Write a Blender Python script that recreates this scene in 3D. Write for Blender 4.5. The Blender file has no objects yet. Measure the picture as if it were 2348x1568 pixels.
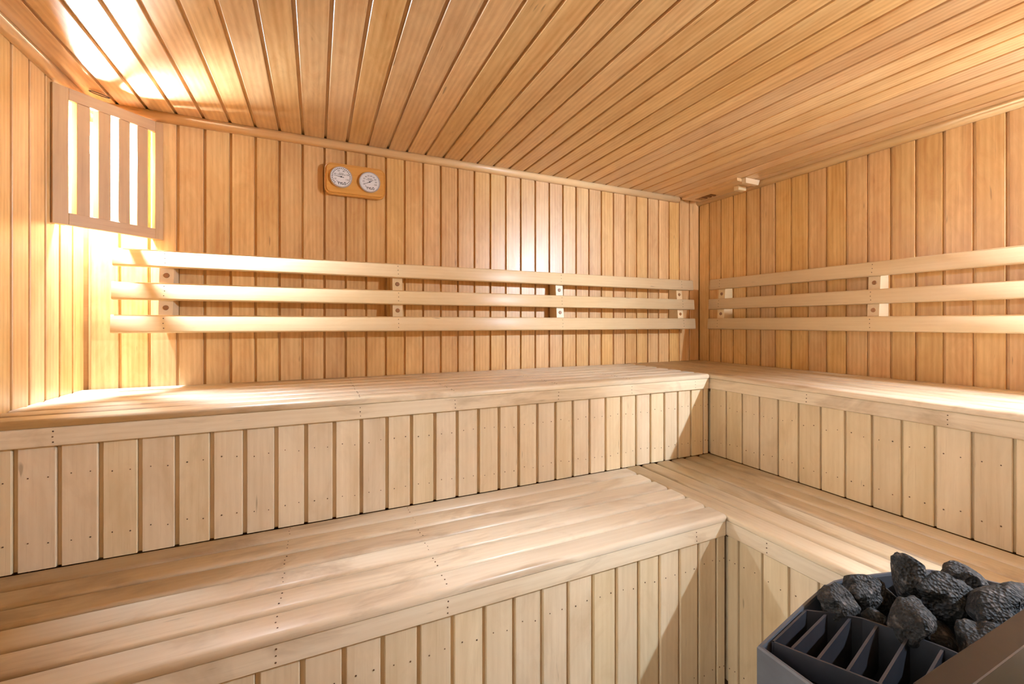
import bpy, bmesh, math, random
from mathutils import Vector, Matrix, noise

random.seed(7)
scene = bpy.context.scene
COL = scene.collection

# ------------------------------------------------------------------ camera, world, exposure
H = 1.27                                   # camera height above the floor
cam_d = bpy.data.cameras.new('camera')
cam = bpy.data.objects.new('camera', cam_d)
COL.objects.link(cam)
cam.location = (0, 0, H)
cam.rotation_euler = (math.radians(90), 0, math.radians(-24.54))
cam_d.sensor_width = 36
cam_d.lens = 981.05 / 2348 * 36
cam_d.shift_y = -42.4 / 2348
cam_d.clip_start = 0.02
scene.camera = cam

world = bpy.data.worlds.new('world')
scene.world = world
world.use_nodes = True
world.node_tree.nodes['Background'].inputs[0].default_value = (1.0, 0.97, 0.92, 1)   # added fill light, let in by the unseen door
world.node_tree.nodes['Background'].inputs[1].default_value = 7.5

scene.view_settings.view_transform = 'Standard'
scene.view_settings.look = 'None'
scene.view_settings.exposure = 0.20
scene.view_settings.gamma = 1
scene.view_settings.use_curve_mapping = False
LAMP_STRENGTH = (5500.0, 15500.0)       # gauge-wall corner, far corner of the vent wall
LAMP_COLOR = (0.82, 1.0, 1.20)         # white after the camera's white balance for warm wood light

# ------------------------------------------------------------------ room measures (metres)
YA = 2.20        # long wall with the gauges
XB = 2.455       # right wall
XC = -0.82       # left wall
YD = -0.45       # wall behind the camera
ZC = H + 0.8606  # ceiling
ZU, YU, XU = H - 0.256, 1.5586, 1.8143    # upper bench: top, front edges
ZL, YL, XL = H - 0.6634, 1.0405, 1.2956   # lower bench
PW = 0.0933      # wall plank pitch
PR = 0.0868      # riser plank pitch


# ------------------------------------------------------------------ helpers
def srgb(r, g, b):
    f = lambda c: c / 12.92 if c <= 0.04045 else ((c + 0.055) / 1.055) ** 2.4
    return (f(r / 255), f(g / 255), f(b / 255), 1)


def tag(o, label=None, cat=None, group=None, kind=None):
    if label: o['label'] = label
    if cat: o['category'] = cat
    if group: o['group'] = group
    if kind: o['kind'] = kind
    return o


def empty(name, loc):
    o = bpy.data.objects.new(name, None)
    COL.objects.link(o)
    o.location = loc
    o.empty_display_size = 0.05
    return o


def world_of(o):
    m = o.matrix_basis.copy()
    if o.parent:
        m = world_of(o.parent) @ o.matrix_parent_inverse @ m
    return m


def attach(o, parent):
    if parent:
        o.parent = parent
        o.matrix_parent_inverse = world_of(parent).inverted()


def link(name, me, mat, parent=None, matrix=None):
    o = bpy.data.objects.new(name, me)
    COL.objects.link(o)
    if mat and not me.materials:
        me.materials.append(mat)
    if matrix is not None:
        o.matrix_basis = matrix
    attach(o, parent)
    return o


def mesh_from(bm, name, smooth=False):
    bmesh.ops.recalc_face_normals(bm, faces=bm.faces[:])
    me = bpy.data.meshes.new(name)
    bm.to_mesh(me)
    bm.free()
    if smooth:
        for p in me.polygons: p.use_smooth = True
    return me


def box_bm(bm, x0, x1, y0, y1, z0, z1, bev=0.0, seg=1):
    r = bmesh.ops.create_cube(bm, size=1)
    vs = r['verts']
    for v in vs:
        v.co = Vector((x0 if v.co.x < 0 else x1, y0 if v.co.y < 0 else y1, z0 if v.co.z < 0 else z1))
    if bev > 0:
        es = list({e for v in vs for e in v.link_edges})
        bmesh.ops.bevel(bm, geom=es, offset=bev, segments=seg, profile=0.5, affect='EDGES')


def box(name, x0, x1, y0, y1, z0, z1, mat, parent=None, bev=0.0, seg=1, centre=False):
    bm = bmesh.new()
    if centre:
        cx, cy, cz = (x0 + x1) / 2, (y0 + y1) / 2, (z0 + z1) / 2
        box_bm(bm, x0 - cx, x1 - cx, y0 - cy, y1 - cy, z0 - cz, z1 - cz, bev, seg)
        return link(name, mesh_from(bm, name), mat, parent, Matrix.Translation((cx, cy, cz)))
    box_bm(bm, x0, x1, y0, y1, z0, z1, bev, seg)
    return link(name, mesh_from(bm, name), mat, parent)


def frame_matrix(origin, lx, lz):
    lx = Vector(lx).normalized(); lz = Vector(lz).normalized(); ly = lz.cross(lx)
    m = Matrix((lx, ly, lz)).transposed().to_4x4()
    m.translation = Vector(origin)
    return m


def prism_mesh(name, profile, length, smooth=False):
    """profile: list of (y, z) run along local x from 0 to length."""
    bm = bmesh.new()
    a = [bm.verts.new((0, y, z)) for y, z in profile]
    b = [bm.verts.new((length, y, z)) for y, z in profile]
    n = len(profile)
    for i in range(n):
        j = (i + 1) % n
        f = bm.faces.new((a[i], a[j], b[j], b[i]))
        f.smooth = smooth
    bm.faces.new(a); bm.faces.new(b)
    return mesh_from(bm, name)


CACHE = {}


def plank_mesh(length, pitch, groove=0.0104, depth=0.0105):
    """tongue and groove plank: raised face with eased edges, recessed tongue on one side."""
    key = ('plank', round(length, 4), round(pitch, 4), groove)
    if key not in CACHE:
        g, d, b = groove, depth, 0.0016
        t = 0.016
        prof = [(g / 2, -t), (g / 2, -b), (g / 2 + b, 0), (pitch - g / 2 - b, 0), (pitch - g / 2, -b),
                (pitch - g / 2, -d), (pitch + g / 2 - 0.0004, -d), (pitch + g / 2 - 0.0004, -t)]
        CACHE[key] = prism_mesh('plank', prof, length)
    return CACHE[key]


def rounded_profile(w, t, r, n=3):
    """board section: width along y 0..w, top at z=0, bottom at -t, top edges rounded by r, lower by less."""
    pts = []
    for cx, cz, rr, a0 in ((w - r, -r, r, 0), (r, -r, r, 90), (0.003, -t + 0.003, 0.003, 180), (w - 0.003, -t + 0.003, 0.003, 270)):
        for i in range(n + 1):
            a = math.radians(a0 + 90 * i / n)
            if a0 == 0: a = math.radians(90 * i / n)
            pts.append((cx + rr * math.cos(a), cz + rr * math.sin(a)))
    return pts


def board_mesh(length, w, t, r):
    key = ('board', round(length, 4), round(w, 4), t, r)
    if key not in CACHE:
        CACHE[key] = prism_mesh('board', rounded_profile(w, t, r), length, True)
    return CACHE[key]


def cyl_bm(bm, r, h, mat=Matrix(), n=20, r2=None):
    bmesh.ops.create_cone(bm, cap_ends=True, segments=n, radius1=r, radius2=r if r2 is None else r2, depth=h, matrix=mat)


# ------------------------------------------------------------------ materials
def nodes_of(name):
    m = bpy.data.materials.new(name)
    m.use_nodes = True
    nt = m.node_tree
    return m, nt, nt.nodes, nt.links, nt.nodes['Principled BSDF']


def wood(name, light, dark, streak, rough=0.42, stain=None, stain_amt=0.0, vary=0.16, figure=1.0, spec=0.5, coat=0.2):
    m, nt, N, L, P = nodes_of(name)
    tc = N.new('ShaderNodeTexCoord')
    oi = N.new('ShaderNodeObjectInfo')

    def math_(op, a, b=None, clamp=False):
        n = N.new('ShaderNodeMath'); n.operation = op; n.use_clamp = clamp
        for i, v in enumerate((a, b)):
            if v is None: continue
            if isinstance(v, (int, float)): n.inputs[i].default_value = v
            else: L.new(v, n.inputs[i])
        return n.outputs[0]

    comb = N.new('ShaderNodeCombineXYZ')
    L.new(math_('MULTIPLY', oi.outputs['Random'], 57.3), comb.inputs[0])
    L.new(math_('MULTIPLY', oi.outputs['Random'], 91.7), comb.inputs[1])
    L.new(math_('MULTIPLY', oi.outputs['Random'], 33.1), comb.inputs[2])
    add = N.new('ShaderNodeVectorMath'); add.operation = 'ADD'
    L.new(tc.outputs['Object'], add.inputs[0]); L.new(comb.outputs[0], add.inputs[1])

    def scaled(v):
        s = N.new('ShaderNodeVectorMath'); s.operation = 'MULTIPLY'
        L.new(add.outputs[0], s.inputs[0]); s.inputs[1].default_value = v
        return s.outputs[0]

    def noise_(v, detail, dist=0.0, rgh=0.55):
        n = N.new('ShaderNodeTexNoise')
        n.inputs['Scale'].default_value = 1
        n.inputs['Detail'].default_value = detail
        n.inputs['Roughness'].default_value = rgh
        n.inputs['Distortion'].default_value = dist
        L.new(scaled(v), n.inputs['Vector'])
        return n.outputs[0]

    def ramp(x, a, b):
        r = N.new('ShaderNodeMapRange'); r.clamp = True
        r.inputs['From Min'].default_value = a; r.inputs['From Max'].default_value = b
        L.new(x, r.inputs['Value'])
        return r.outputs[0]

    broad = noise_((1.3, 11, 11), 3, 1.2)
    mott = noise_((5.5, 16, 16), 4, 2.2, 0.6)
    fine = noise_((6, 230, 230), 3, 0.2, 0.65)
    w = N.new('ShaderNodeTexWave')
    w.wave_type = 'BANDS'; w.bands_direction = 'Y'
    w.inputs['Scale'].default_value = 1
    w.inputs['Distortion'].default_value = 7.5
    w.inputs['Detail'].default_value = 2.5
    w.inputs['Detail Scale'].default_value = 0.55
    L.new(scaled((1.1, 17, 17)), w.inputs['Vector'])
    t = math_('ADD', math_('SUBTRACT', math_('MULTIPLY', ramp(broad, 0.30, 0.70), 0.55), 0.10), math_('MULTIPLY', ramp(mott, 0.25, 0.75), 0.42 * figure))
    t = math_('ADD', t, math_('MULTIPLY', w.outputs['Fac'], 0.26 * figure), True)
    mix = N.new('ShaderNodeMix'); mix.data_type = 'RGBA'
    mix.inputs[6].default_value = dark; mix.inputs[7].default_value = light
    L.new(t, mix.inputs[0])
    mix2 = N.new('ShaderNodeMix'); mix2.data_type = 'RGBA'
    L.new(mix.outputs[2], mix2.inputs[6]); mix2.inputs[7].default_value = streak
    L.new(math_('MULTIPLY', ramp(fine, 0.55, 0.80), 0.40), mix2.inputs[0])
    out = mix2.outputs[2]
    # rare short dark flecks
    fleck = noise_((9, 70, 70), 1, 0.0)
    mf = N.new('ShaderNodeMix'); mf.data_type = 'RGBA'
    L.new(out, mf.inputs[6]); mf.inputs[7].default_value = tuple(c * 0.45 for c in streak[:3]) + (1,)
    L.new(math_('MULTIPLY', ramp(fleck, 0.76, 0.82), 0.55), mf.inputs[0])
    out = mf.outputs[2]
    if stain:
        st = noise_((2.6, 7, 7), 5, 1.0, 0.62)
        ms = N.new('ShaderNodeMix'); ms.data_type = 'RGBA'
        L.new(out, ms.inputs[6]); ms.inputs[7].default_value = stain
        L.new(math_('MULTIPLY', ramp(st, 0.50, 0.72), stain_amt), ms.inputs[0])
        out = ms.outputs[2]
    hsv = N.new('ShaderNodeHueSaturation')
    L.new(out, hsv.inputs['Color'])
    r2 = math_('FRACT', math_('MULTIPLY', oi.outputs['Random'], 7.77))
    L.new(math_('ADD', math_('MULTIPLY', oi.outputs['Random'], vary), 1 - vary / 2), hsv.inputs['Value'])
    L.new(math_('ADD', math_('MULTIPLY', r2, 0.12), 0.95), hsv.inputs['Saturation'])
    L.new(math_('ADD', math_('MULTIPLY', r2, 0.005), 0.4985), hsv.inputs['Hue'])
    L.new(hsv.outputs[0], P.inputs['Base Color'])
    L.new(math_('ADD', math_('MULTIPLY', mott, 0.22), rough - 0.11), P.inputs['Roughness'])
    P.inputs['Specular IOR Level'].default_value = spec
    P.inputs['Coat Weight'].default_value = coat
    P.inputs['Coat Roughness'].default_value = 0.30
    bp = N.new('ShaderNodeBump')
    bp.inputs['Strength'].default_value = 0.12
    bp.inputs['Distance'].default_value = 0.0012
    L.new(math_('ADD', math_('MULTIPLY', fine, 0.7), math_('MULTIPLY', mott, 0.9)), bp.inputs['Height'])
    L.new(bp.outputs[0], P.inputs['Normal'])
    return m


W_WALL = wood('honey_wall_wood', srgb(234, 194, 134), srgb(198, 146, 88), srgb(160, 106, 58), 0.38, figure=1.0, coat=0.35)
W_CEIL = wood('honey_ceiling_wood', srgb(234, 196, 144), srgb(196, 146, 94), srgb(160, 108, 62), 0.34, figure=1.25, coat=0.6)
W_TRIM = wood('pale_trim_wood', srgb(234, 202, 156), srgb(216, 178, 130), srgb(188, 144, 98), 0.42, vary=0.05, figure=0.5)
W_BENCH = wood('pale_bench_wood', srgb(236, 220, 194), srgb(216, 194, 162), srgb(184, 158, 124), 0.42,
               stain=srgb(150, 118, 80), stain_amt=0.65, vary=0.12, figure=0.7)
W_RISER = wood('pale_riser_wood', srgb(232, 212, 180), srgb(212, 188, 152), srgb(188, 158, 120), 0.46,
               stain=srgb(176, 142, 98), stain_amt=0.35, vary=0.10, figure=0.6)
W_REST = wood('pale_backrest_wood', srgb(238, 214, 176), srgb(224, 194, 150), srgb(198, 162, 118), 0.42, vary=0.06, figure=0.6)
W_SHADE = wood('lampshade_wood', srgb(206, 168, 126), srgb(184, 144, 104), srgb(156, 116, 80), 0.5, vary=0.06, figure=0.5)
W_PINE = wood('pine_gauge_board', srgb(232, 178, 110), srgb(214, 154, 86), srgb(170, 104, 50), 0.40, vary=0.02, figure=0.4)
W_PEG = wood('brown_peg_wood', srgb(164, 116, 74), srgb(140, 94, 58), srgb(110, 70, 42), 0.55, vary=0.1, figure=0.5)
W_BACK = wood('tongue_wood', srgb(196, 140, 84), srgb(170, 114, 64), srgb(140, 90, 48), 0.5, figure=0.4)


def plain(name, col, rough=0.5, metal=0.0, bump=0.0, scale=60, vary=0.0, spec=0.5):
    m, nt, N, L, P = nodes_of(name)
    P.inputs['Roughness'].default_value = rough
    P.inputs['Metallic'].default_value = metal
    P.inputs['Specular IOR Level'].default_value = spec
    tc = N.new('ShaderNodeTexCoord')
    n = N.new('ShaderNodeTexNoise'); n.inputs['Scale'].default_value = scale; n.inputs['Detail'].default_value = 5
    L.new(tc.outputs['Object'], n.inputs['Vector'])
    mx = N.new('ShaderNodeMix'); mx.data_type = 'RGBA'
    mx.inputs[6].default_value = tuple(max(0, c * (1 - vary)) for c in col[:3]) + (1,)
    mx.inputs[7].default_value = tuple(min(1, c * (1 + vary)) for c in col[:3]) + (1,)
    L.new(n.outputs[0], mx.inputs[0])
    L.new(mx.outputs[2], P.inputs['Base Color'])
    if bump:
        b = N.new('ShaderNodeBump'); b.inputs['Strength'].default_value = bump; b.inputs['Distance'].default_value = 0.004
        L.new(n.outputs[0], b.inputs['Height']); L.new(b.outputs[0], P.inputs['Normal'])
    return m


M_NAIL = plain('nail_dark', srgb(92, 62, 40), 0.6)
M_STEEL = plain('heater_grey_steel', srgb(104, 108, 116), 0.42, 0.55, 0.03, 30, 0.25)
M_STEEL_D = plain('heater_dark_steel', srgb(66, 66, 72), 0.42, 0.5, 0.05, 24, 0.35)
M_LINER = plain('heater_black_liner', srgb(26, 25, 25), 0.7, 0.2)
M_PLATE = plain('heater_back_plate_steel', srgb(56, 49, 45), 0.40, 0.6, 0.04, 20, 0.3)
M_WHITE = plain('gauge_white', srgb(232, 230, 232), 0.35)
M_BEZEL = plain('gauge_bezel_grey', srgb(196, 192, 196), 0.25, 0.3)
M_INK = plain('gauge_black_print', srgb(26, 26, 30), 0.6)
M_BLACK = plain('vent_black', srgb(24, 18, 15), 0.8)
M_FLOOR = plain('floor_brown_tile', srgb(96, 72, 56), 0.6, 0, 0.05, 18, 0.2)
M_CABLE = plain('cable_dark', srgb(60, 46, 38), 0.5)
M_PORC = plain('lamp_socket_porcelain', srgb(226, 220, 210), 0.3)


def rock_mat():
    m, nt, N, L, P = nodes_of('black_lava_stone')
    tc = N.new('ShaderNodeTexCoord')
    n1 = N.new('ShaderNodeTexNoise'); n1.inputs['Scale'].default_value = 85; n1.inputs['Detail'].default_value = 6
    n2 = N.new('ShaderNodeTexVoronoi'); n2.inputs['Scale'].default_value = 190
    n3 = N.new('ShaderNodeTexNoise'); n3.inputs['Scale'].default_value = 12
    for n in (n1, n2, n3): L.new(tc.outputs['Object'], n.inputs['Vector'])
    cr = N.new('ShaderNodeValToRGB')
    cr.color_ramp.elements[0].position = 0.36; cr.color_ramp.elements[0].color = srgb(14, 13, 13)
    cr.color_ramp.elements[1].position = 0.74; cr.color_ramp.elements[1].color = srgb(112, 105, 103)
    e = cr.color_ramp.elements.new(0.56); e.color = srgb(34, 32, 32)
    L.new(n1.outputs[0], cr.inputs[0])
    mx = N.new('ShaderNodeMix'); mx.data_type = 'RGBA'; mx.blend_type = 'MULTIPLY'; mx.inputs[0].default_value = 0.35
    L.new(cr.outputs[0], mx.inputs[6]); L.new(n3.outputs[0], mx.inputs[7])
    L.new(mx.outputs[2], P.inputs['Base Color'])
    P.inputs['Roughness'].default_value = 0.75
    b = N.new('ShaderNodeBump'); b.inputs['Strength'].default_value = 0.9; b.inputs['Distance'].default_value = 0.004
    ad = N.new('ShaderNodeMath'); ad.operation = 'ADD'
    L.new(n1.outputs[0], ad.inputs[0]); L.new(n2.outputs[0], ad.inputs[1])
    L.new(ad.outputs[0], b.inputs['Height']); L.new(b.outputs[0], P.inputs['Normal'])
    return m


M_ROCK = rock_mat()


def glass_mat():
    m, nt, N, L, P = nodes_of('clear_fill_door_glass')
    tr = N.new('ShaderNodeBsdfTransparent'); tr.inputs[0].default_value = (0.95, 0.97, 0.96, 1)
    gl = N.new('ShaderNodeBsdfGlossy'); gl.inputs['Roughness'].default_value = 0.02
    fr = N.new('ShaderNodeFresnel'); fr.inputs[0].default_value = 1.45
    mx = N.new('ShaderNodeMixShader')
    L.new(fr.outputs[0], mx.inputs[0]); L.new(tr.outputs[0], mx.inputs[1]); L.new(gl.outputs[0], mx.inputs[2])
    L.new(mx.outputs[0], N['Material Output'].inputs[0])
    return m


M_GLASS = glass_mat()


def emit_mat(strength):
    m, nt, N, L, P = nodes_of('opal_lamp_glass')
    P.inputs['Base Color'].default_value = (0.9, 0.9, 0.88, 1)
    P.inputs['Emission Color'].default_value = LAMP_COLOR + (1,)
    P.inputs['Emission Strength'].default_value = strength
    return m


M_GLOBE = [emit_mat(k) for k in LAMP_STRENGTH]

# ------------------------------------------------------------------ the room shell
TB = 0.016      # planks stand on a backing; their face lies in the wall plane
bk = 0.06


def wall(name, x0, x1, y0, y1, z0, z1):
    return tag(box(name, x0, x1, y0, y1, z0, z1, W_BACK), kind='structure')


wall_back = wall('wall_back', XC - bk, XB + bk, YA + TB, YA + bk, 0, ZC + bk)
wall_right = wall('wall_right', XB + TB, XB + bk, YD - bk, YA + TB, 0, ZC + bk)
DY0, DY1, DZ = -0.40, 0.36, 1.96      # glass door opening added unseen in the left wall for fill light
bm = bmesh.new()
for a, b, c, d in ((YD - bk, DY0, 0, ZC + bk), (DY1, YA + TB, 0, ZC + bk), (DY0, DY1, DZ, ZC + bk)):
    box_bm(bm, XC - bk, XC - TB, a, b, c, d)
wall_left = tag(link('wall_left', mesh_from(bm, 'wall_left'), W_BACK), kind='structure')
wall_front = wall('wall_front', XC - TB, XB + TB, YD - bk, YD - TB, 0, ZC + bk)
ceiling = wall('ceiling', XC - TB, XB + TB, YD - TB, YA + TB, ZC + TB, ZC + bk)
floor = tag(box('floor', XC - bk, XB + bk, YD - bk, YA + bk, -0.05, 0, M_FLOOR), kind='structure')


def plank_row(parent, mat, origin, lx, lz, length, cuts, groove=0.0104, name='plank', jit=0.0005):
    """planks side by side; cuts are distances of the groove centres along the width direction (lz x lx)."""
    lxv, lzv = Vector(lx), Vector(lz)
    ly = lzv.cross(lxv)
    cuts = sorted(cuts)
    for a, b in zip(cuts[:-1], cuts[1:]):
        if b - a < 0.02: continue
        me = plank_mesh(length, round(b - a, 4), groove)
        o = Vector(origin) + ly * a + lzv * random.uniform(-jit, jit * 0.4)
        link(name, me, mat, parent, frame_matrix(o, lx, lz))


# long wall: normal -y, planks rise along z, width runs towards -x
g = [-0.7138 + PW * n for n in range(-1, 34)]
plank_row(wall_back, W_WALL, (0, YA, ZU - 0.05), (0, 0, 1), (0, -1, 0), ZC - ZU + 0.05, [-x for x in [XC - 0.004] + g + [XB + 0.004]])
# right wall: normal -x, width runs towards +y
g = [2.1118 - 0.0930 * n for n in range(0, 28)]
plank_row(wall_right, W_WALL, (XB, 0, ZU - 0.05), (0, 0, 1), (-1, 0, 0), ZC - ZU + 0.05, [YA] + g)
# left wall: normal +x, width runs towards -y ... (lz x lx = x cross z = -y)
g = [2.1132 - 0.0876 * n for n in range(0, 20)]
plank_row(wall_left, W_WALL, (XC, 0, 0.0), (0, 0, 1), (1, 0, 0), ZC, [-y for y in [YA] + g + [DY1]])
plank_row(wall_left, W_WALL, (XC, 0, DZ), (0, 0, 1), (1, 0, 0), ZC - DZ, [-(DY0 + (DY1 - DY0) / 8 * n) for n in range(9)])
fill_door = tag(empty('fill_door_1', (XC - 0.03, (DY0 + DY1) / 2, 0)), kind='structure')  # out of view, added with its pane to pass fill light
for a, b, c, d in ((DY0, DY0 + 0.05, 0.01, DZ), (DY1 - 0.05, DY1, 0.01, DZ), (DY0 + 0.05, DY1 - 0.05, 0.01, 0.07), (DY0 + 0.05, DY1 - 0.05, DZ - 0.06, DZ)):
    box('fill_door_frame', XC - 0.055, XC - 0.005, a, b, c, d, W_TRIM, fill_door, 0.002)
box('fill_door_glass', XC - 0.034, XC - 0.026, DY0 + 0.05, DY1 - 0.05, 0.07, DZ - 0.06, M_GLASS, fill_door)
# wall behind the camera: normal +y, width towards +x
plank_row(wall_front, W_WALL, (0, YD, 0.0), (0, 0, 1), (0, 1, 0), ZC, [XC + (XB - XC) / 35 * n for n in range(36)])
# ceiling: normal -z, planks run along y
g = [-0.7124 + 0.0937 * n for n in range(-1, 34)]
cl = frame_matrix((0, 0, 0), (0, 1, 0), (0, 0, -1))
# lz x lx = (0,0,-1) x (0,1,0) = (1,0,0)
plank_row(ceiling, W_CEIL, (0, YD, ZC), (0, 1, 0), (0, 0, -1), YA - YD, [XC - 0.004] + g + [XB + 0.004], groove=0.0112)


# rounded mouldings under the ceiling
def moulding(name, origin, lx, lz, length, r=0.034):
    """quarter round: local y away from ceiling (down), local z away from the wall."""
    pts = [(0, 0)]
    pts += [(0, r * 0.82)]
    for i in range(0, 7):
        a = math.radians(90 - 90 * i / 6)
        pts.append((r * 0.30 + r * 0.70 * math.cos(a), r * 0.22 + r * 0.60 * math.sin(a)))
    pts += [(r, 0)]
    me = prism_mesh(name, pts, length, True)
    o = link(name, me, W_TRIM, None, frame_matrix(origin, lx, lz))
    return tag(o, kind='structure')


# on the long wall: lz = -y (away from wall), ly = down = lz x lx -> lx = +x : (-y) x x = z ; use lx=-x : (-y)x(-x) = -z
moulding('trim_1', (2.252, YA, ZC), (-1, 0, 0), (0, -1, 0), 2.252 - XC)
# right wall: lz = -x, want ly = -z : (-x) x lx = -z -> lx = y
moulding('trim_2', (XB, YD, ZC), (0, 1, 0), (-1, 0, 0), YA - YD)
# left wall: lz = +x, x x lx = -z -> lx = -y
moulding('trim_3', (XC, YA, ZC), (0, -1, 0), (1, 0, 0), YA - YD)
# wall behind: lz=+y, y x lx = -z -> lx = x
moulding('trim_4', (XC, YD, ZC), (1, 0, 0), (0, 1, 0), XB - XC)

# ------------------------------------------------------------------ benches
NAIL_R = 0.0021


def nails(parent, pts, normal, r=NAIL_R):
    bm = bmesh.new()
    q = Vector((0, 0, 1)).rotation_difference(Vector(normal)).to_matrix().to_4x4()
    for p in pts:
        rr = r * random.uniform(0.8, 1.15)
        bmesh.ops.create_cone(bm, cap_ends=True, segments=7, radius1=rr, radius2=rr * 0.8, depth=0.0012,
                              matrix=Matrix.Translation(Vector(p) + Vector(normal) * 0.0003) @ q)
    o = link('nail_heads', mesh_from(bm, 'nail_heads'), M_NAIL, parent)
    o['kind'] = 'stuff'
    return o


def seat_boards(parent, along, front, n, pitch, gap, z, a0, a1, normal_sign=1):
    """along 'x': boards run x from a0 to a1, first board edge at y=front going +y.  'y': run along y, first edge at x=front going +x."""
    w = pitch - gap
    for i in range(n):
        dz = random.uniform(-0.0009, 0.0004)
        if along == 'x':
            e = random.uniform(-0.002, 0.0)
            me = board_mesh(a1 - a0, w, 0.0225, 0.0105)
            m = frame_matrix((a0 + e, front + i * pitch, z + dz), (1, 0, 0), (0, 0, 1))
        else:
            me = board_mesh(a1 - a0, w, 0.0225, 0.0105)
            m = frame_matrix((front + i * pitch, a1, z + dz), (0, -1, 0), (0, 0, 1))
        link('seat_board', me, W_BENCH, parent, m)


def make_bench(along, z, front, depth, a0, a1, n, gap, zbase, label, rgroove, cuts, nail_at):
    top_t = 0.0225
    fb = z - 0.0747
    if along == 'x':
        b = empty('sauna_bench', ((a0 + a1) / 2, front + depth / 2, zbase))
    else:
        b = empty('sauna_bench', (front + depth / 2, (a0 + a1) / 2, zbase))
    tag(b, label, 'bench', 'wooden benches around the two walls')
    pitch = depth / n
    seat_boards(b, along, front, n, pitch, gap, z, a0, a1)
    fr = front + 0.004          # fascia face
    rf = front + 0.016          # riser plank face
    zr = zbase + 0.001
    if along == 'x':
        fm = prism_mesh('fascia', [(0, -0.0112), (0, -0.0025), (0.0025, 0), (z - top_t - fb - 0.0025, 0), (z - top_t - fb, -0.0025), (z - top_t - fb, -0.0112)], a1 - a0)
        link('fascia', fm, W_BENCH, b, frame_matrix((a0, fr, fb), (1, 0, 0), (0, -1, 0)))     # ly = -y x x = z
        plank_row(b, W_RISER, (0, rf, zr), (0, 0, 1), (0, -1, 0), fb + 0.01 - zr, [-c for c in cuts], rgroove, 'riser_plank')
        box('bench_frame', a0 + 0.003, a1, rf + 0.017, front + depth - 0.004, zr, z - 0.095, W_RISER, b)
        pts = []
        for c in nail_at:
            for k in range(3):
                pts.append((c + random.uniform(-.001, .001), fr, fb + 0.011 + 0.0145 * k))
        for c0, c1 in zip(sorted(cuts)[:-1], sorted(cuts)[1:]):
            for zz in (fb - 0.085, zr + 0.07):
                for q in (0.30, 0.76):
                    pts.append((c0 + (c1 - c0) * q, rf, zz + random.uniform(-.006, .006)))
        nails(b, pts, (0, -1, 0))
        pts = []
        for c in nail_at[1:-1]:
            for i in range(n):
                for q in (0.25, 0.5, 0.75):
                    pts.append((c + random.uniform(-.003, .003), front + pitch * (i + q * 0.9), z - 0.0004))
        nails(b, pts, (0, 0, 1))
    else:
        fm = prism_mesh('fascia', [(0, -0.0112), (0, -0.0025), (0.0025, 0), (z - top_t - fb - 0.0025, 0), (z - top_t - fb, -0.0025), (z - top_t - fb, -0.0112)], a1 - a0)
        link('fascia', fm, W_BENCH, b, frame_matrix((fr, a1, fb), (0, -1, 0), (-1, 0, 0)))    # ly = -x x -y = z
        plank_row(b, W_RISER, (rf, 0, zr), (0, 0, 1), (-1, 0, 0), fb + 0.01 - zr, cuts, rgroove, 'riser_plank')
        box('bench_frame', rf + 0.017, front + depth - 0.004, a0 + 0.003, a1 - 0.003, zr, z - 0.095, W_RISER, b)
        pts = []
        for c in nail_at:
            for k in range(3):
                pts.append((fr, c + random.uniform(-.001, .001), fb + 0.011 + 0.0145 * k))
        for c0, c1 in zip(sorted(cuts)[:-1], sorted(cuts)[1:]):
            for zz in (fb - 0.085, zr + 0.07):
                for q in (0.30, 0.76):
                    pts.append((rf, c0 + (c1 - c0) * q, zz + random.uniform(-.006, .006)))
        nails(b, pts, (-1, 0, 0))
    return b


cu = [XC + 0.002] + [-0.727 + PR * n for n in range(0, 30)][:30]
cu = [c for c in cu if c < XU + 0.01] + [XU + 0.014]
make_bench('x', ZU, YU, YA - YU - 0.004, XC + 0.002, XU - 0.002, 7, 0.0085, ZL, 'upper tier pale slatted bench below the two round gauges', 0.0115, cu,
           [-0.647, 0.137, 0.477, 0.93, 1.32, 1.72])
cu = [YU + 0.014] + [c for c in [1.476 - PR * n for n in range(0, 24)] if c > YD + 0.03] + [YD + 0.002]
make_bench('y', ZU, XU, XB - XU - 0.004, YD + 0.004, YA - 0.003, 7, 0.0085, ZL, 'upper tier pale slatted bench on the side of the ceiling vent', 0.0075, cu,
           [1.09, 0.66, 0.1])
cu = [XC + 0.002] + [c for c in [-0.029 + 0.0862 * n for n in range(-9, 16)] if XC + 0.03 < c < XL - 0.01] + [XL + 0.014]
make_bench('x', ZL, YL, YU - YL + 0.030, XC + 0.002, XL - 0.002, 6, 0.0100, 0.0, 'lower tier slatted bench with worn boards under the gauge wall', 0.0105, cu,
           [-0.6, -0.08, 0.30, 1.155])
cu = [YL + 0.014] + [c for c in [1.009 - 0.0858 * n for n in range(0, 24)] if c > YD + 0.03] + [YD + 0.002]
make_bench('y', ZL, XL, XU - XL + 0.030, YD + 0.004, YU + 0.014, 6, 0.0100, 0.0, 'lower tier slatted bench running behind the stone heater', 0.0075, cu,
           [0.9, 0.3])


# ------------------------------------------------------------------ backrests
def slat_mesh(length, h, t):
    return board_mesh(length, h, t, 0.006)


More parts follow.
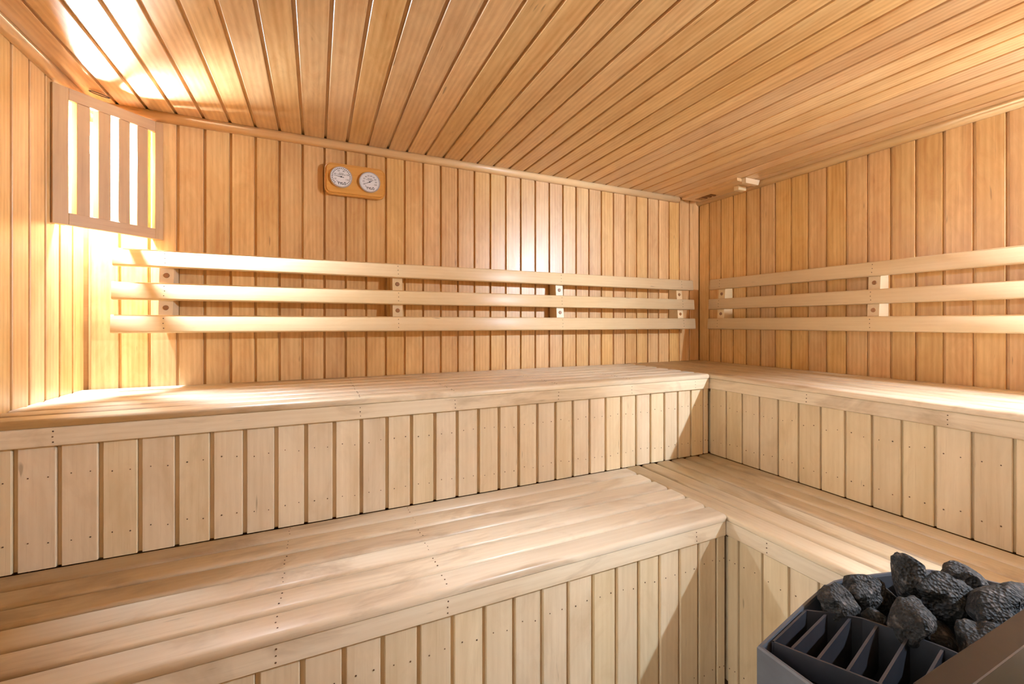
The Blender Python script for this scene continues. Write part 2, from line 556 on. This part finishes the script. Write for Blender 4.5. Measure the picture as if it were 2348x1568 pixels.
def backrest(which, label, ends, bracket_at):
    # slat heights (bottom, top) and stand-off of the front face from the wall
    rows = [(0.222, 0.290, 0.092), (0.0925, 0.1605, 0.102), (-0.036, 0.034, 0.111)]
    t = 0.023
    if which == 'A':
        b = empty('backrest', ((ends[0] + ends[1]) / 2, YA - 0.05, H - 0.04))
    else:
        b = empty('backrest', (XB - 0.05, (ends[0] + ends[1]) / 2, H - 0.04))
    tag(b, label, 'backrest', 'slatted backrests on the walls')
    tilt = math.atan2(0.0095, 0.1285)
    pts = []
    for zb, zt, off in rows:
        h = zt - zb
        if which == 'A':
            nrm = Vector((0, -math.cos(tilt), math.sin(tilt)))
            me = slat_mesh(ends[1] - ends[0], h, t)
            # ly = lz x lx must point up: (-y) x (x) = z
            m = frame_matrix((ends[0], YA - off - 0.002, H + zb), (1, 0, 0), nrm)
        else:
            nrm = Vector((-math.cos(tilt), 0, math.sin(tilt)))
            me = slat_mesh(ends[1] - ends[0], h, t)
            m = frame_matrix((XB - off - 0.002, ends[1], H + zb), (0, -1, 0), nrm)
        link('slat', me, W_REST, b, m)
        for c in bracket_at:
            for q in (0.25, 0.52, 0.8):
                lx = (c - ends[0]) if which == 'A' else (ends[1] - c)
                pts.append((m @ Vector((lx + random.uniform(-.0015, .0015), h * q, 0)), nrm))
    bm = bmesh.new()
    for p, nrm in pts:
        q = Vector((0, 0, 1)).rotation_difference(nrm).to_matrix().to_4x4()
        bmesh.ops.create_cone(bm, cap_ends=True, segments=7, radius1=0.0022, radius2=0.0018, depth=0.001,
                              matrix=Matrix.Translation(p + nrm * 0.0002) @ q)
    n_ = link('nail_heads', mesh_from(bm, 'nail_heads'), M_NAIL, b); n_['kind'] = 'stuff'
    # wedge brackets, deeper at the bottom
    w = 0.047
    d_top, d_bot = 0.064, 0.0865
    z0, z1 = H - 0.022, H + 0.276
    for c in bracket_at:
        pr = [(0.0008, z0), (d_bot, z0), (d_top, z1), (0.0008, z1)]
        bm = bmesh.new()
        va, vb = [], []
        for d, z in pr:
            if which == 'A':
                va.append(bm.verts.new((-w / 2, -d, z - z0))); vb.append(bm.verts.new((w / 2, -d, z - z0)))
            else:
                va.append(bm.verts.new((-d, -w / 2, z - z0))); vb.append(bm.verts.new((-d, w / 2, z - z0)))
        for i in range(4):
            j = (i + 1) % 4
            bm.faces.new((va[i], va[j], vb[j], vb[i]))
        bm.faces.new(va); bm.faces.new(vb)
        me = mesh_from(bm, 'bracket')
        org = (c, YA, z0) if which == 'A' else (XB, c, z0)
        br = link('bracket', me, W_REST, b, Matrix.Translation(org))
        for zz in (0.192, 0.063):
            d = d_bot + (d_top - d_bot) * ((H + zz - z0) / (z1 - z0))
            p = Vector((c, YA - d, H + zz)) if which == 'A' else Vector((XB - d, c, H + zz))
            nr = Vector((0, -1, 0.0755)).normalized() if which == 'A' else Vector((-1, 0, 0.0755)).normalized()
            bm = bmesh.new()
            cyl_bm(bm, 0.0105, 0.004, n=18, r2=0.0085)
            q = Vector((0, 0, 1)).rotation_difference(nr).to_matrix().to_4x4()
            link('peg', mesh_from(bm, 'peg'), W_PEG, br, Matrix.Translation(p + nr * 0.0015) @ q)
    return b


backrest('A', 'three slat wooden backrest running under the round gauges', (-0.706, 2.300), [-0.546, 0.358, 1.272, 2.197])
backrest('B', 'three slat wooden backrest on the wall under the ceiling vent', (YD + 0.12, 2.030), [1.955, 1.122, 0.29])


# ------------------------------------------------------------------ corner lamps and their slatted shades
def corner_lamp(corner, dx, dy, lab_shade, lab_lamp, globe_mat, slat_depth):
    """corner point; dx, dy: signs of the directions along the two walls into the room."""
    P = Vector((corner[0] + dx * 0.004, corner[1] + dy * 0.2435, 0))
    Q = Vector((corner[0] + dx * 0.249, corner[1] + dy * 0.004, 0))
    lx = (Q - P).normalized()
    width = (Q - P).length
    nrm = Vector((dx, dy, 0)).normalized()
    nrm = Vector((-lx.y, lx.x, 0))
    if nrm.dot(Vector((dx, dy, 0))) < 0: nrm = -nrm
    zb, zt = H + 0.342, H + 0.818
    s = empty('lamp_shade', ((P.x + Q.x) / 2, (P.y + Q.y) / 2, zb))
    tag(s, lab_shade, 'lampshade', 'slatted corner lampshades')
    t = 0.016
    e = 0.018       # the panel stops a little short of the walls
    # build along u (0..width), thickness behind the panel face

    def member(name, u0, u1, z0, z1, depth0, depth1, vertical):
        L_ = (z1 - z0) if vertical else (u1 - u0)
        w_ = (u1 - u0) if vertical else (z1 - z0)
        th = depth1 - depth0
        bm = bmesh.new()
        box_bm(bm, 0, L_, 0, w_, -th, 0, 0.0012, 1)
        me = mesh_from(bm, name)
        if vertical:
            # local x up, local z = nrm, local y = nrm x z
            ly = nrm.cross(Vector((0, 0, 1)))
            u = u0 if ly.dot(lx) > 0 else u1
            o = P + lx * u + Vector((0, 0, z0)) - nrm * depth0
            m = frame_matrix(o, (0, 0, 1), nrm)
        else:
            d = lx if nrm.cross(lx).z > 0 else -lx
            u = u0 if d.dot(lx) > 0 else u1
            o = P + lx * u + Vector((0, 0, z0)) - nrm * depth0
            m = frame_matrix(o, d, nrm)
        link(name, me, W_SHADE, s, m)

    W0, W1 = 0.005, width - 0.003
    sl = 0.042
    member('stile', W0, W0 + sl, zb, zt, 0, 0.030, True)
    member('stile', W1 - 0.028, W1, zb, zt, 0, 0.030, True)
    member('rail', W0 + sl, W1 - 0.028, zt - 0.042, zt, 0, t, False)
    member('rail', W0 + sl, W1 - 0.028, zb, zb + 0.042, 0, t, False)
    a, b_ = W0 + sl, W1 - 0.028
    n = 4
    sw, gw = 0.0365, ((b_ - a) - 4 * 0.0365) / 5
    for i in range(n):
        u0 = a + gw * (i + 1) + sw * i
        member('slat', u0, u0 + sw, zb + 0.032, zt - 0.032, 0.004, 0.004 + slat_depth, True)
    # closed top
    bm = bmesh.new()
    tri = [P + lx * W0 - nrm * t, P + lx * W1 - nrm * t, Vector((corner[0] + dx * 0.036, corner[1] + dy * 0.036, 0))]
    va = [bm.verts.new((p.x, p.y, zt - 0.014)) for p in tri]; vb_ = [bm.verts.new((p.x, p.y, zt - 0.004)) for p in tri]
    for i in range(3): bm.faces.new((va[i], va[(i + 1) % 3], vb_[(i + 1) % 3], vb_[i]))
    bm.faces.new(va); bm.faces.new(vb_)
    link('top_panel', mesh_from(bm, 'top_panel'), W_SHADE, s)
    # the lamp in the corner behind the shade
    bp = Vector((corner[0] + dx * 0.040, corner[1] + dy * 0.060, H + 0.675))
    bp = Vector((corner[0] + dx * 0.044, corner[1] + dy * 0.054, H + 0.675))
    lamp = empty('corner_lamp', (bp.x, bp.y, bp.z - 0.06))
    tag(lamp, lab_lamp, 'lamp', 'globe lamps behind the corner shades')
    bm = bmesh.new()
    bmesh.ops.create_uvsphere(bm, u_segments=16, v_segments=10, radius=0.030)
    link('globe', mesh_from(bm, 'globe', True), globe_mat, lamp, Matrix.Translation(bp))
    bm = bmesh.new()
    cyl_bm(bm, 0.024, 0.05, n=20, r2=0.030)
    link('socket', mesh_from(bm, 'socket'), M_PORC, lamp, Matrix.Translation(bp + Vector((0, 0, 0.056))))
    bm = bmesh.new()
    box_bm(bm, -0.03, 0.03, -0.006, 0.006, -0.03, 0.03, 0.002)
    link('wall_plate', mesh_from(bm, 'wall_plate'), M_PORC, lamp,
         Matrix.Translation((bp.x, corner[1] + dy * 0.0065, bp.z + 0.07)))
    bm = bmesh.new()
    box_bm(bm, -0.008, 0.008, -0.035, 0.035, -0.008, 0.008, 0.002)
    link('arm', mesh_from(bm, 'arm'), M_PORC, lamp,
         Matrix.Translation((bp.x, corner[1] + dy * 0.036, bp.z + 0.076)))
    return s


corner_lamp((XC, YA), 1, -1, 'slatted wooden corner lampshade left of the round gauges', 'glowing globe lamp behind the slats left of the gauges', M_GLOBE[0], 0.037)
corner_lamp((XB, YD), -1, 1, 'slatted wooden corner lampshade at the far end of the vent wall', 'glowing globe lamp behind the slats at the far end of the vent wall', M_GLOBE[1], 0.013)

# thin wire loop above the shade
cu_ = bpy.data.curves.new('wire_loop', 'CURVE'); cu_.dimensions = '3D'; cu_.bevel_depth = 0.0016; cu_.bevel_resolution = 2
sp = cu_.splines.new('POLY'); n = 28
sp.points.add(n - 1); sp.use_cyclic_u = True
for i in range(n):
    a = 2 * math.pi * i / n
    sp.points[i].co = (0.030 * math.cos(a), 0.008 * math.sin(a), 0, 1)
tmp = bpy.data.objects.new('tmp', cu_)
COL.objects.link(tmp)
me = bpy.data.meshes.new_from_object(tmp.evaluated_get(bpy.context.evaluated_depsgraph_get()))
bpy.data.objects.remove(tmp)
wl = link('wire_loop', me, M_CABLE, None, Matrix.Translation((-0.739, 2.097, ZC - 0.004)) @ Matrix.Rotation(math.radians(40), 4, 'Z'))
for p in me.polygons: p.use_smooth = True
tag(wl, 'thin dark wire loop on the ceiling above the lampshade', 'wire')

# ------------------------------------------------------------------ gauge board
GC = Vector((0.169, YA, H + 0.6795))
gb = empty('gauge_board', (GC.x, YA, H + 0.605))
tag(gb, 'rounded pine board with two round white gauges on the wall', 'thermometer')


def rounded_rect(w, h, r, n=6):
    pts = []
    for cx, cy, a0 in ((w / 2 - r, h / 2 - r, 0), (-w / 2 + r, h / 2 - r, 90), (-w / 2 + r, -h / 2 + r, 180), (w / 2 - r, -h / 2 + r, 270)):
        for i in range(n + 1):
            a = math.radians(a0 + 90 * i / n)
            pts.append((cx + r * math.cos(a), cy + r * math.sin(a)))
    return pts


def loft(bm, loops):
    rings = [[bm.verts.new(p) for p in lp] for lp in loops]
    n = len(rings[0])
    for a, b in zip(rings[:-1], rings[1:]):
        for i in range(n):
            j = (i + 1) % n
            bm.faces.new((a[i], a[j], b[j], b[i]))
    bm.faces.new(rings[0]); bm.faces.new(rings[-1])


# local frame: x right, y up, z out of the wall
GM = frame_matrix(GC, (1, 0, 0), (0, -1, 0))
bm = bmesh.new()
loft(bm, [[(x, y, z) for x, y in rounded_rect(0.272 - 2 * i, 0.146 - 2 * i, 0.030 - i)] for z, i in
          ((0.010, 0.004), (0.013, 0), (0.032, 0), (0.0330, 0.0012), (0.0310, 0.0062), (0.0370, 0.0075), (0.039, 0.0095))])
GT = 0.039
link('backboard', mesh_from(bm, 'backboard'), W_PINE, gb, GM)
bm = bmesh.new()
box_bm(bm, -0.08, 0.08, -0.03, 0.03, 0.0006, 0.0102)
link('spacer', mesh_from(bm, 'spacer'), W_PINE, gb, GM)


def text_mesh(txt, size, x, y, z, rot=0.0, bold=0.0):
    c = bpy.data.curves.new('t', 'FONT')
    c.body = txt; c.size = size; c.align_x = 'CENTER'; c.align_y = 'CENTER'
    c.offset = bold
    c.resolution_u = 3
    o = bpy.data.objects.new('t', c); COL.objects.link(o)
    me = bpy.data.meshes.new_from_object(o.evaluated_get(bpy.context.evaluated_depsgraph_get()))
    bpy.data.objects.remove(o)
    me.transform(Matrix.Translation((x, y, z)) @ Matrix.Rotation(rot, 4, 'Z'))
    return me


def gauge(cx, cy, nums, unit, words, needle_deg, blocks, rot0):
    R = 0.0485
    M = GM @ Matrix.Translation((cx, cy, GT))
    bm = bmesh.new()
    prof = [(R, 0.0), (R, 0.012), (R - 0.0012, 0.0135), (R - 0.004, 0.0135), (R - 0.0048, 0.0115)]
    n = 48
    loft(bm, [[(r * math.cos(2 * math.pi * i / n), r * math.sin(2 * math.pi * i / n), z) for i in range(n)] for r, z in prof])
    g_ = link('gauge', mesh_from(bm, 'gauge'), M_BEZEL, gb, M)
    g_['label'] = 'round white gauge with dark ring of marks' if blocks else 'round white gauge with fine scale'
    bm = bmesh.new()
    cyl_bm(bm, R - 0.0047, 0.001, n=48)
    link('dial', mesh_from(bm, 'dial'), M_WHITE, g_, M @ Matrix.Translation((0, 0, 0.0119)))
    zt = 0.0126
    bm = bmesh.new()

    def add(me):
        bm.from_mesh(me); bpy.data.meshes.remove(me)

    k = len(nums)
    for i, s in enumerate(nums):
        a = math.radians(rot0 - (rot0 * 2 - 180) * i / (k - 1)) if False else math.radians(205 - 230 * i / (k - 1))
        add(text_mesh(s, 0.0100, math.cos(a) * 0.0285, math.sin(a) * 0.0285 + 0.001, zt))
    add(text_mesh(unit, 0.0095, -0.018, -0.0215, zt))
    add(text_mesh('SAUNA', 0.0062, 0.000, 0.0160, zt, 0, 0.0001))
    add(text_mesh(words, 0.0052, 0.000, 0.0098, zt, 0, 0.0001))
    add(text_mesh('TYLÖ', 0.0150, 0.003, -0.031, zt, 0, 0.0005))
    # scale marks
    nt_ = 25 if blocks else 41
    for i in range(nt_):
        a = math.radians(225 - 270 * i / (nt_ - 1))
        r0, r1, wd = (0.0362, 0.0412, 0.0032) if blocks else ((0.0395 if i % 4 else 0.038), 0.0415, 0.0007)
        c_, s_ = math.cos(a), math.sin(a)
        vs = [bm.verts.new((c_ * r - s_ * w, s_ * r + c_ * w, zt)) for r, w in ((r0, -wd / 2), (r1, -wd / 2), (r1, wd / 2), (r0, wd / 2))]
        bm.faces.new(vs)
    me = bpy.data.meshes.new('dial_print'); bm.to_mesh(me); bm.free()
    link('dial_print', me, M_INK, g_, M)
    bm = bmesh.new()
    v = [bm.verts.new(p) for p in ((-0.012, -0.0012, 0), (-0.012, 0.0012, 0), (0.034, 0.0004, 0), (0.034, -0.0004, 0),
                                   (-0.012, -0.0012, 0.0006), (-0.012, 0.0012, 0.0006), (0.034, 0.0004, 0.0006), (0.034, -0.0004, 0.0006))]
    for f in ((0, 1, 2, 3), (4, 5, 6, 7), (0, 1, 5, 4), (1, 2, 6, 5), (2, 3, 7, 6), (3, 0, 4, 7)):
        bm.faces.new([v[i] for i in f])
    cyl_bm(bm, 0.003, 0.002, Matrix.Translation((0, 0, 0.0008)), 12)
    link('needle', mesh_from(bm, 'needle'), M_INK, g_, M @ Matrix.Translation((0, 0, 0.0132)) @ Matrix.Rotation(math.radians(needle_deg), 4, 'Z'))


gauge(-0.0645, 0.005, ['20', '40', '60', '80', '100', '120'], '°C', 'THERMOMETER', 172, True, 205)
gauge(0.0625, -0.002, ['10', '20', '30', '40', '50', '60', '70', '80', '90', '100'], '%', 'HYGROMETER', 208, False, 205)

# ------------------------------------------------------------------ ceiling vent in the corner
vb = empty('ceiling_vent', (2.29, 1.93, H + 0.843))
tag(vb, 'wooden sliding air vent on the ceiling in the corner of the benches', 'vent')
x0, x1, y0, y1 = 2.257, 2.421, 1.745, 2.165
zb, zt = H + 0.843, H + 0.8600
sx0, sx1, sy0, sy1 = 2.335, 2.412, 1.995, 2.130
bm = bmesh.new()
# frame around the slot, one board with a hole
pieces = [(x0, sx0, y0, y1), (sx1, x1, y0, y1), (sx0, sx1, y0, sy0), (sx0, sx1, sy1, y1)]
for a, b, c, d in pieces:
    box_bm(bm, a - 2.29, b - 2.29, c - 1.93, d - 1.93, 0, zt - zb)
bmesh.ops.rotate(bm, verts=bm.verts[:], cent=(0, 0, 0), matrix=Matrix.Rotation(-math.pi / 2, 3, 'Z'))
link('vent_board', mesh_from(bm, 'vent_board'), W_CEIL, vb, Matrix.Translation((2.29, 1.93, zb)) @ Matrix.Rotation(math.pi / 2, 4, 'Z'))
box('vent_dark_sheet', sx0, sx1, sy0, sy1, zt - 0.003, zt - 0.001, M_BLACK, vb)  # thin black sheet, stands in for the dark depth of the slot
for i in range(3):
    yy = sy0 + (sy1 - sy0) * (i + 1) / 4
    box('vent_bar', sx0, sx1, yy - 0.007, yy + 0.007, zb + 0.004, zb + 0.0135, W_PEG, vb, centre=True)
# end stop and grip of the slider
bm = bmesh.new()
vs = [(2.297, 1.718), (2.297, 1.744), (2.420, 1.744), (2.420, 1.718)]
a = [bm.verts.new((x - (0.014 if x > 2.4 else 0), y, H + 0.828)) for x, y in vs]; b = [bm.verts.new((x, y, H + 0.859)) for x, y in vs]
for i in range(4): bm.faces.new((a[i], a[(i + 1) % 4], b[(i + 1) % 4], b[i]))
bm.faces.new(a); bm.faces.new(b)
link('slider_stop', mesh_from(bm, 'slider_stop'), W_REST, vb)
box('slider_grip', 2.335, 2.405, 1.795, 1.830, H + 0.815, zb, W_REST, vb, 0.003, centre=True)

# ------------------------------------------------------------------ heater
ZR = H - 0.5
rim = [(0.622, 0.222), (0.622, 0.4465), (0.720, 0.4665), (0.808, 0.484), (0.872, 0.4955), (0.915, 0.4985), (0.960, 0.493), (1.048, 0.470), (1.135, 0.441),
       (1.172, 0.405), (1.192, 0.375), (1.210, 0.340), (1.213, 0.222)]
ht = empty('sauna_heater', (0.915, 0.35, 0.0))
tag(ht, 'grey steel sauna heater with finned vent, filled with black stones', 'heater')


def inset(poly, d):
    """inward offset of a convex clockwise polygon."""
    out = []
    n = len(poly)
    cx = sum(p[0] for p in poly) / n; cy = sum(p[1] for p in poly) / n
    for i in range(n):
        p0, p1, p2 = Vector(poly[i - 1]), Vector(poly[i]), Vector(poly[(i + 1) % n])
        d1 = (p1 - p0).normalized(); d2 = (p2 - p1).normalized()
        n1 = Vector((d1.y, -d1.x)); n2 = Vector((d2.y, -d2.x))
        c = Vector((cx, cy))
        if n1.dot(c - p1) < 0: n1 = -n1
        if n2.dot(c - p1) < 0: n2 = -n2
        b = (n1 + n2).normalized()
        out.append(tuple(p1 + b * (d / max(0.4, b.dot(n1)))))
    return out


def ring(poly, z):
    return [(x, y, z) for x, y in poly]


bm = bmesh.new()
loops = [ring(rim, 0.12), ring(rim, ZR - 0.003), ring(inset(rim, 0.0015), ZR), ring(inset(rim, 0.0055), ZR), ring(inset(rim, 0.007), ZR - 0.004), ring(inset(rim, 0.007), ZR - 0.16)]
rings = [[bm.verts.new(p) for p in lp] for lp in loops]
for a, b in zip(rings[:-1], rings[1:]):
    for i in range(len(a)):
        j = (i + 1) % len(a)
        bm.faces.new((a[i], a[j], b[j], b[i]))
bm.faces.new(rings[0])
link('shell', mesh_from(bm, 'shell'), M_STEEL, ht)
bm = bmesh.new()
ip = inset(rim, 0.0072)
loft(bm, [ring(ip, ZR - 0.155), ring(ip, ZR - 0.15)])
link('stone_tray', mesh_from(bm, 'stone_tray'), M_LINER, ht)
for lx_, ly_ in ((0.66, 0.26), (0.66, 0.41), (1.15, 0.26), (1.15, 0.37)):
    bm = bmesh.new()
    cyl_bm(bm, 0.016, 0.1215, Matrix.Translation((lx_, ly_, 0.0607)), 14)
    link('leg', mesh_from(bm, 'leg'), M_STEEL_D, ht)
# raised plate along the side away from the benches
bm = bmesh.new()
box_bm(bm, 0.612, 1.225, 0.2215, 0.2515, 0.30, H - 0.405, 0.0012, 1)
link('back_plate', mesh_from(bm, 'back_plate'), M_PLATE, ht)
# vent grille: outer and inner rails, fins between them
outer = [(0.650, 0.442), (0.672, 0.398), (0.692, 0.360), (0.709, 0.328), (0.740, 0.268)]
inner = [(0.776, 0.467), (0.815, 0.440), (0.842, 0.414), (0.865, 0.367), (0.882, 0.322), (0.893, 0.268)]


def strip(name, pts, z0, z1, th, mat, side=1):
    bm = bmesh.new()
    lo = []
    for i, p in enumerate(pts):
        a = Vector(pts[max(0, i - 1)]); b = Vector(pts[min(len(pts) - 1, i + 1)])
        d = (b - a).normalized(); nn = Vector((d.y, -d.x)) * side
        q = Vector(p) + nn * th
        lo.append([bm.verts.new((p[0], p[1], z0)), bm.verts.new((p[0], p[1], z1)), bm.verts.new((q.x, q.y, z1)), bm.verts.new((q.x, q.y, z0))])
    for a, b in zip(lo[:-1], lo[1:]):
        for i in range(4):
            bm.faces.new((a[i], a[(i + 1) % 4], b[(i + 1) % 4], b[i]))
    bm.faces.new(lo[0]); bm.faces.new(lo[-1])
    return link(name, mesh_from(bm, name), mat, ht)


zg = ZR + 0.001
strip('grille_rail', outer, zg - 0.035, zg, 0.003, M_STEEL_D, -1)
strip('grille_rail', inner, zg - 0.10, zg, 0.003, M_STEEL_D, 1)
strip('grille_rail', [(0.650, 0.442), (0.776, 0.467)], zg - 0.06, zg, 0.003, M_STEEL_D, 1)
for (ax, ay), (bx_, by_) in (((0.669, 0.422), (0.805, 0.448)), ((0.6825, 0.3925), (0.828, 0.4243)), ((0.6935, 0.3605), (0.851, 0.396)),
                             ((0.7095, 0.329), (0.8695, 0.3617)), ((0.725, 0.297), (0.882, 0.325))):
    bm = bmesh.new()
    d = (Vector((bx_, by_)) - Vector((ax, ay))).normalized(); nn = Vector((-d.y, d.x)) * 0.0018
    lean = Vector((d.y, -d.x)) * 0.0
    q = []
    for px, py in ((ax, ay), (bx_, by_)):
        for z in (zg - 0.075, zg - 0.003):
            for s_ in (-1, 1):
                q.append(bm.verts.new((px + nn.x * s_, py + nn.y * s_, z)))
    for f in ((0, 1, 3, 2), (4, 5, 7, 6), (0, 1, 5, 4), (2, 3, 7, 6), (0, 2, 6, 4), (1, 3, 7, 5)):
        bm.faces.new([q[i] for i in f])
    link('fin', mesh_from(bm, 'fin'), M_STEEL_D, ht)


# ------------------------------------------------------------------ stones
def stone(c, size, seed, label, rot=(0, 0, 0)):
    bm = bmesh.new()
    bmesh.ops.create_icosphere(bm, subdivisions=4, radius=1)
    off = Vector((seed * 3.1, seed * 1.7, seed * 2.3))
    for v in bm.verts:
        p = v.co.normalized()
        cell = noise.voronoi(p * 1.15 + off)[0][0]
        k = 0.78 + 0.42 * noise.noise(p * 1.1 + off) + 0.22 * cell
        k += 0.10 * noise.noise(p * 3.2 + off) + 0.045 * noise.noise(p * 8 + off) + 0.022 * noise.noise(p * 19 + off)
        v.co = p * k
    # facet: cut off a few sides
    rnd = random.Random(seed)
    for _ in range(4):
        nv = Vector((rnd.uniform(-1, 1), rnd.uniform(-1, 1), rnd.uniform(-0.2, 1))).normalized()
        lim = rnd.uniform(0.62, 0.78)
        for v in bm.verts:
            dd = v.co.dot(nv)
            if dd > lim: v.co -= nv * (dd - lim) * 0.8
    for v in bm.verts:
        v.co = Vector((v.co.x * size[0], v.co.y * size[1], v.co.z * size[2]))
    me = mesh_from(bm, 'heater_stone', True)
    from mathutils import Euler
    o = link('heater_stone', me, M_ROCK, None, Matrix.Translation((c[0], c[1], c[2])) @ Euler(rot).to_matrix().to_4x4())
    return tag(o, label, 'stone', 'stones in the heater')


z = ZR
stone((0.845, 0.452, z + 0.002), (0.046, 0.030, 0.034), 3, 'rough black stone lying against the start of the heater vent rail', (0, 0.35, -0.1))
stone((0.926, 0.452, z + 0.006), (0.052, 0.030, 0.030), 5, 'long low black stone along the bowed heater rim', (0, 0, 0.0))
stone((1.006, 0.420, z + 0.030), (0.032, 0.030, 0.048), 8, 'upright black stone standing highest on the heater', (0, -0.25, 0.2))
stone((0.898, 0.372, z + 0.008), (0.052, 0.033, 0.040), 11, 'grey mottled stone beside the middle of the vent rail', (0.2, 0.1, 0.4))
stone((1.024, 0.376, z + 0.012), (0.060, 0.034, 0.044), 14, 'large black stone leaning on the highest stone of the heater', (0, 0.25, -0.3))
stone((1.060, 0.312, z + 0.020), (0.090, 0.038, 0.050), 17, 'big dark stone beside the raised back plate of the heater', (0, 0.12, 0.1))
stone((0.950, 0.302, z - 0.004), (0.050, 0.034, 0.040), 20, 'dark stone wedged between back plate and mottled stone', (0.2, 0, 0.3))
stone((0.880, 0.414, z - 0.016), (0.028, 0.022, 0.026), 23, 'small black stone tucked behind the vent rail', (0, 0, 0.6))
stone((0.918, 0.272, z - 0.022), (0.026, 0.018, 0.028), 26, 'small stone at the end of the vent rail by the back plate', (0, 0.4, 0))
stone((1.118, 0.380, z + 0.006), (0.046, 0.036, 0.040), 29, 'flat black stone at the rounded corner of the heater', (0, 0.2, 0.2))
stone((0.968, 0.372, z - 0.050), (0.052, 0.050, 0.040), 32, 'black stone sunk below the top layer of the heater', (0, 0, 0.8))
stone((1.150, 0.302, z - 0.010), (0.040, 0.040, 0.036), 35, 'black stone at the end of the raised back plate', (0, 0, 0.1))
stone((0.990, 0.455, z - 0.030), (0.040, 0.026, 0.030), 38, 'dark stone low behind the highest stone of the heater', (0, 0.1, 0.0))
stone((1.085, 0.425, z - 0.028), (0.040, 0.030, 0.032), 41, 'dark stone low at the far rim of the heater', (0, 0.1, -0.5))
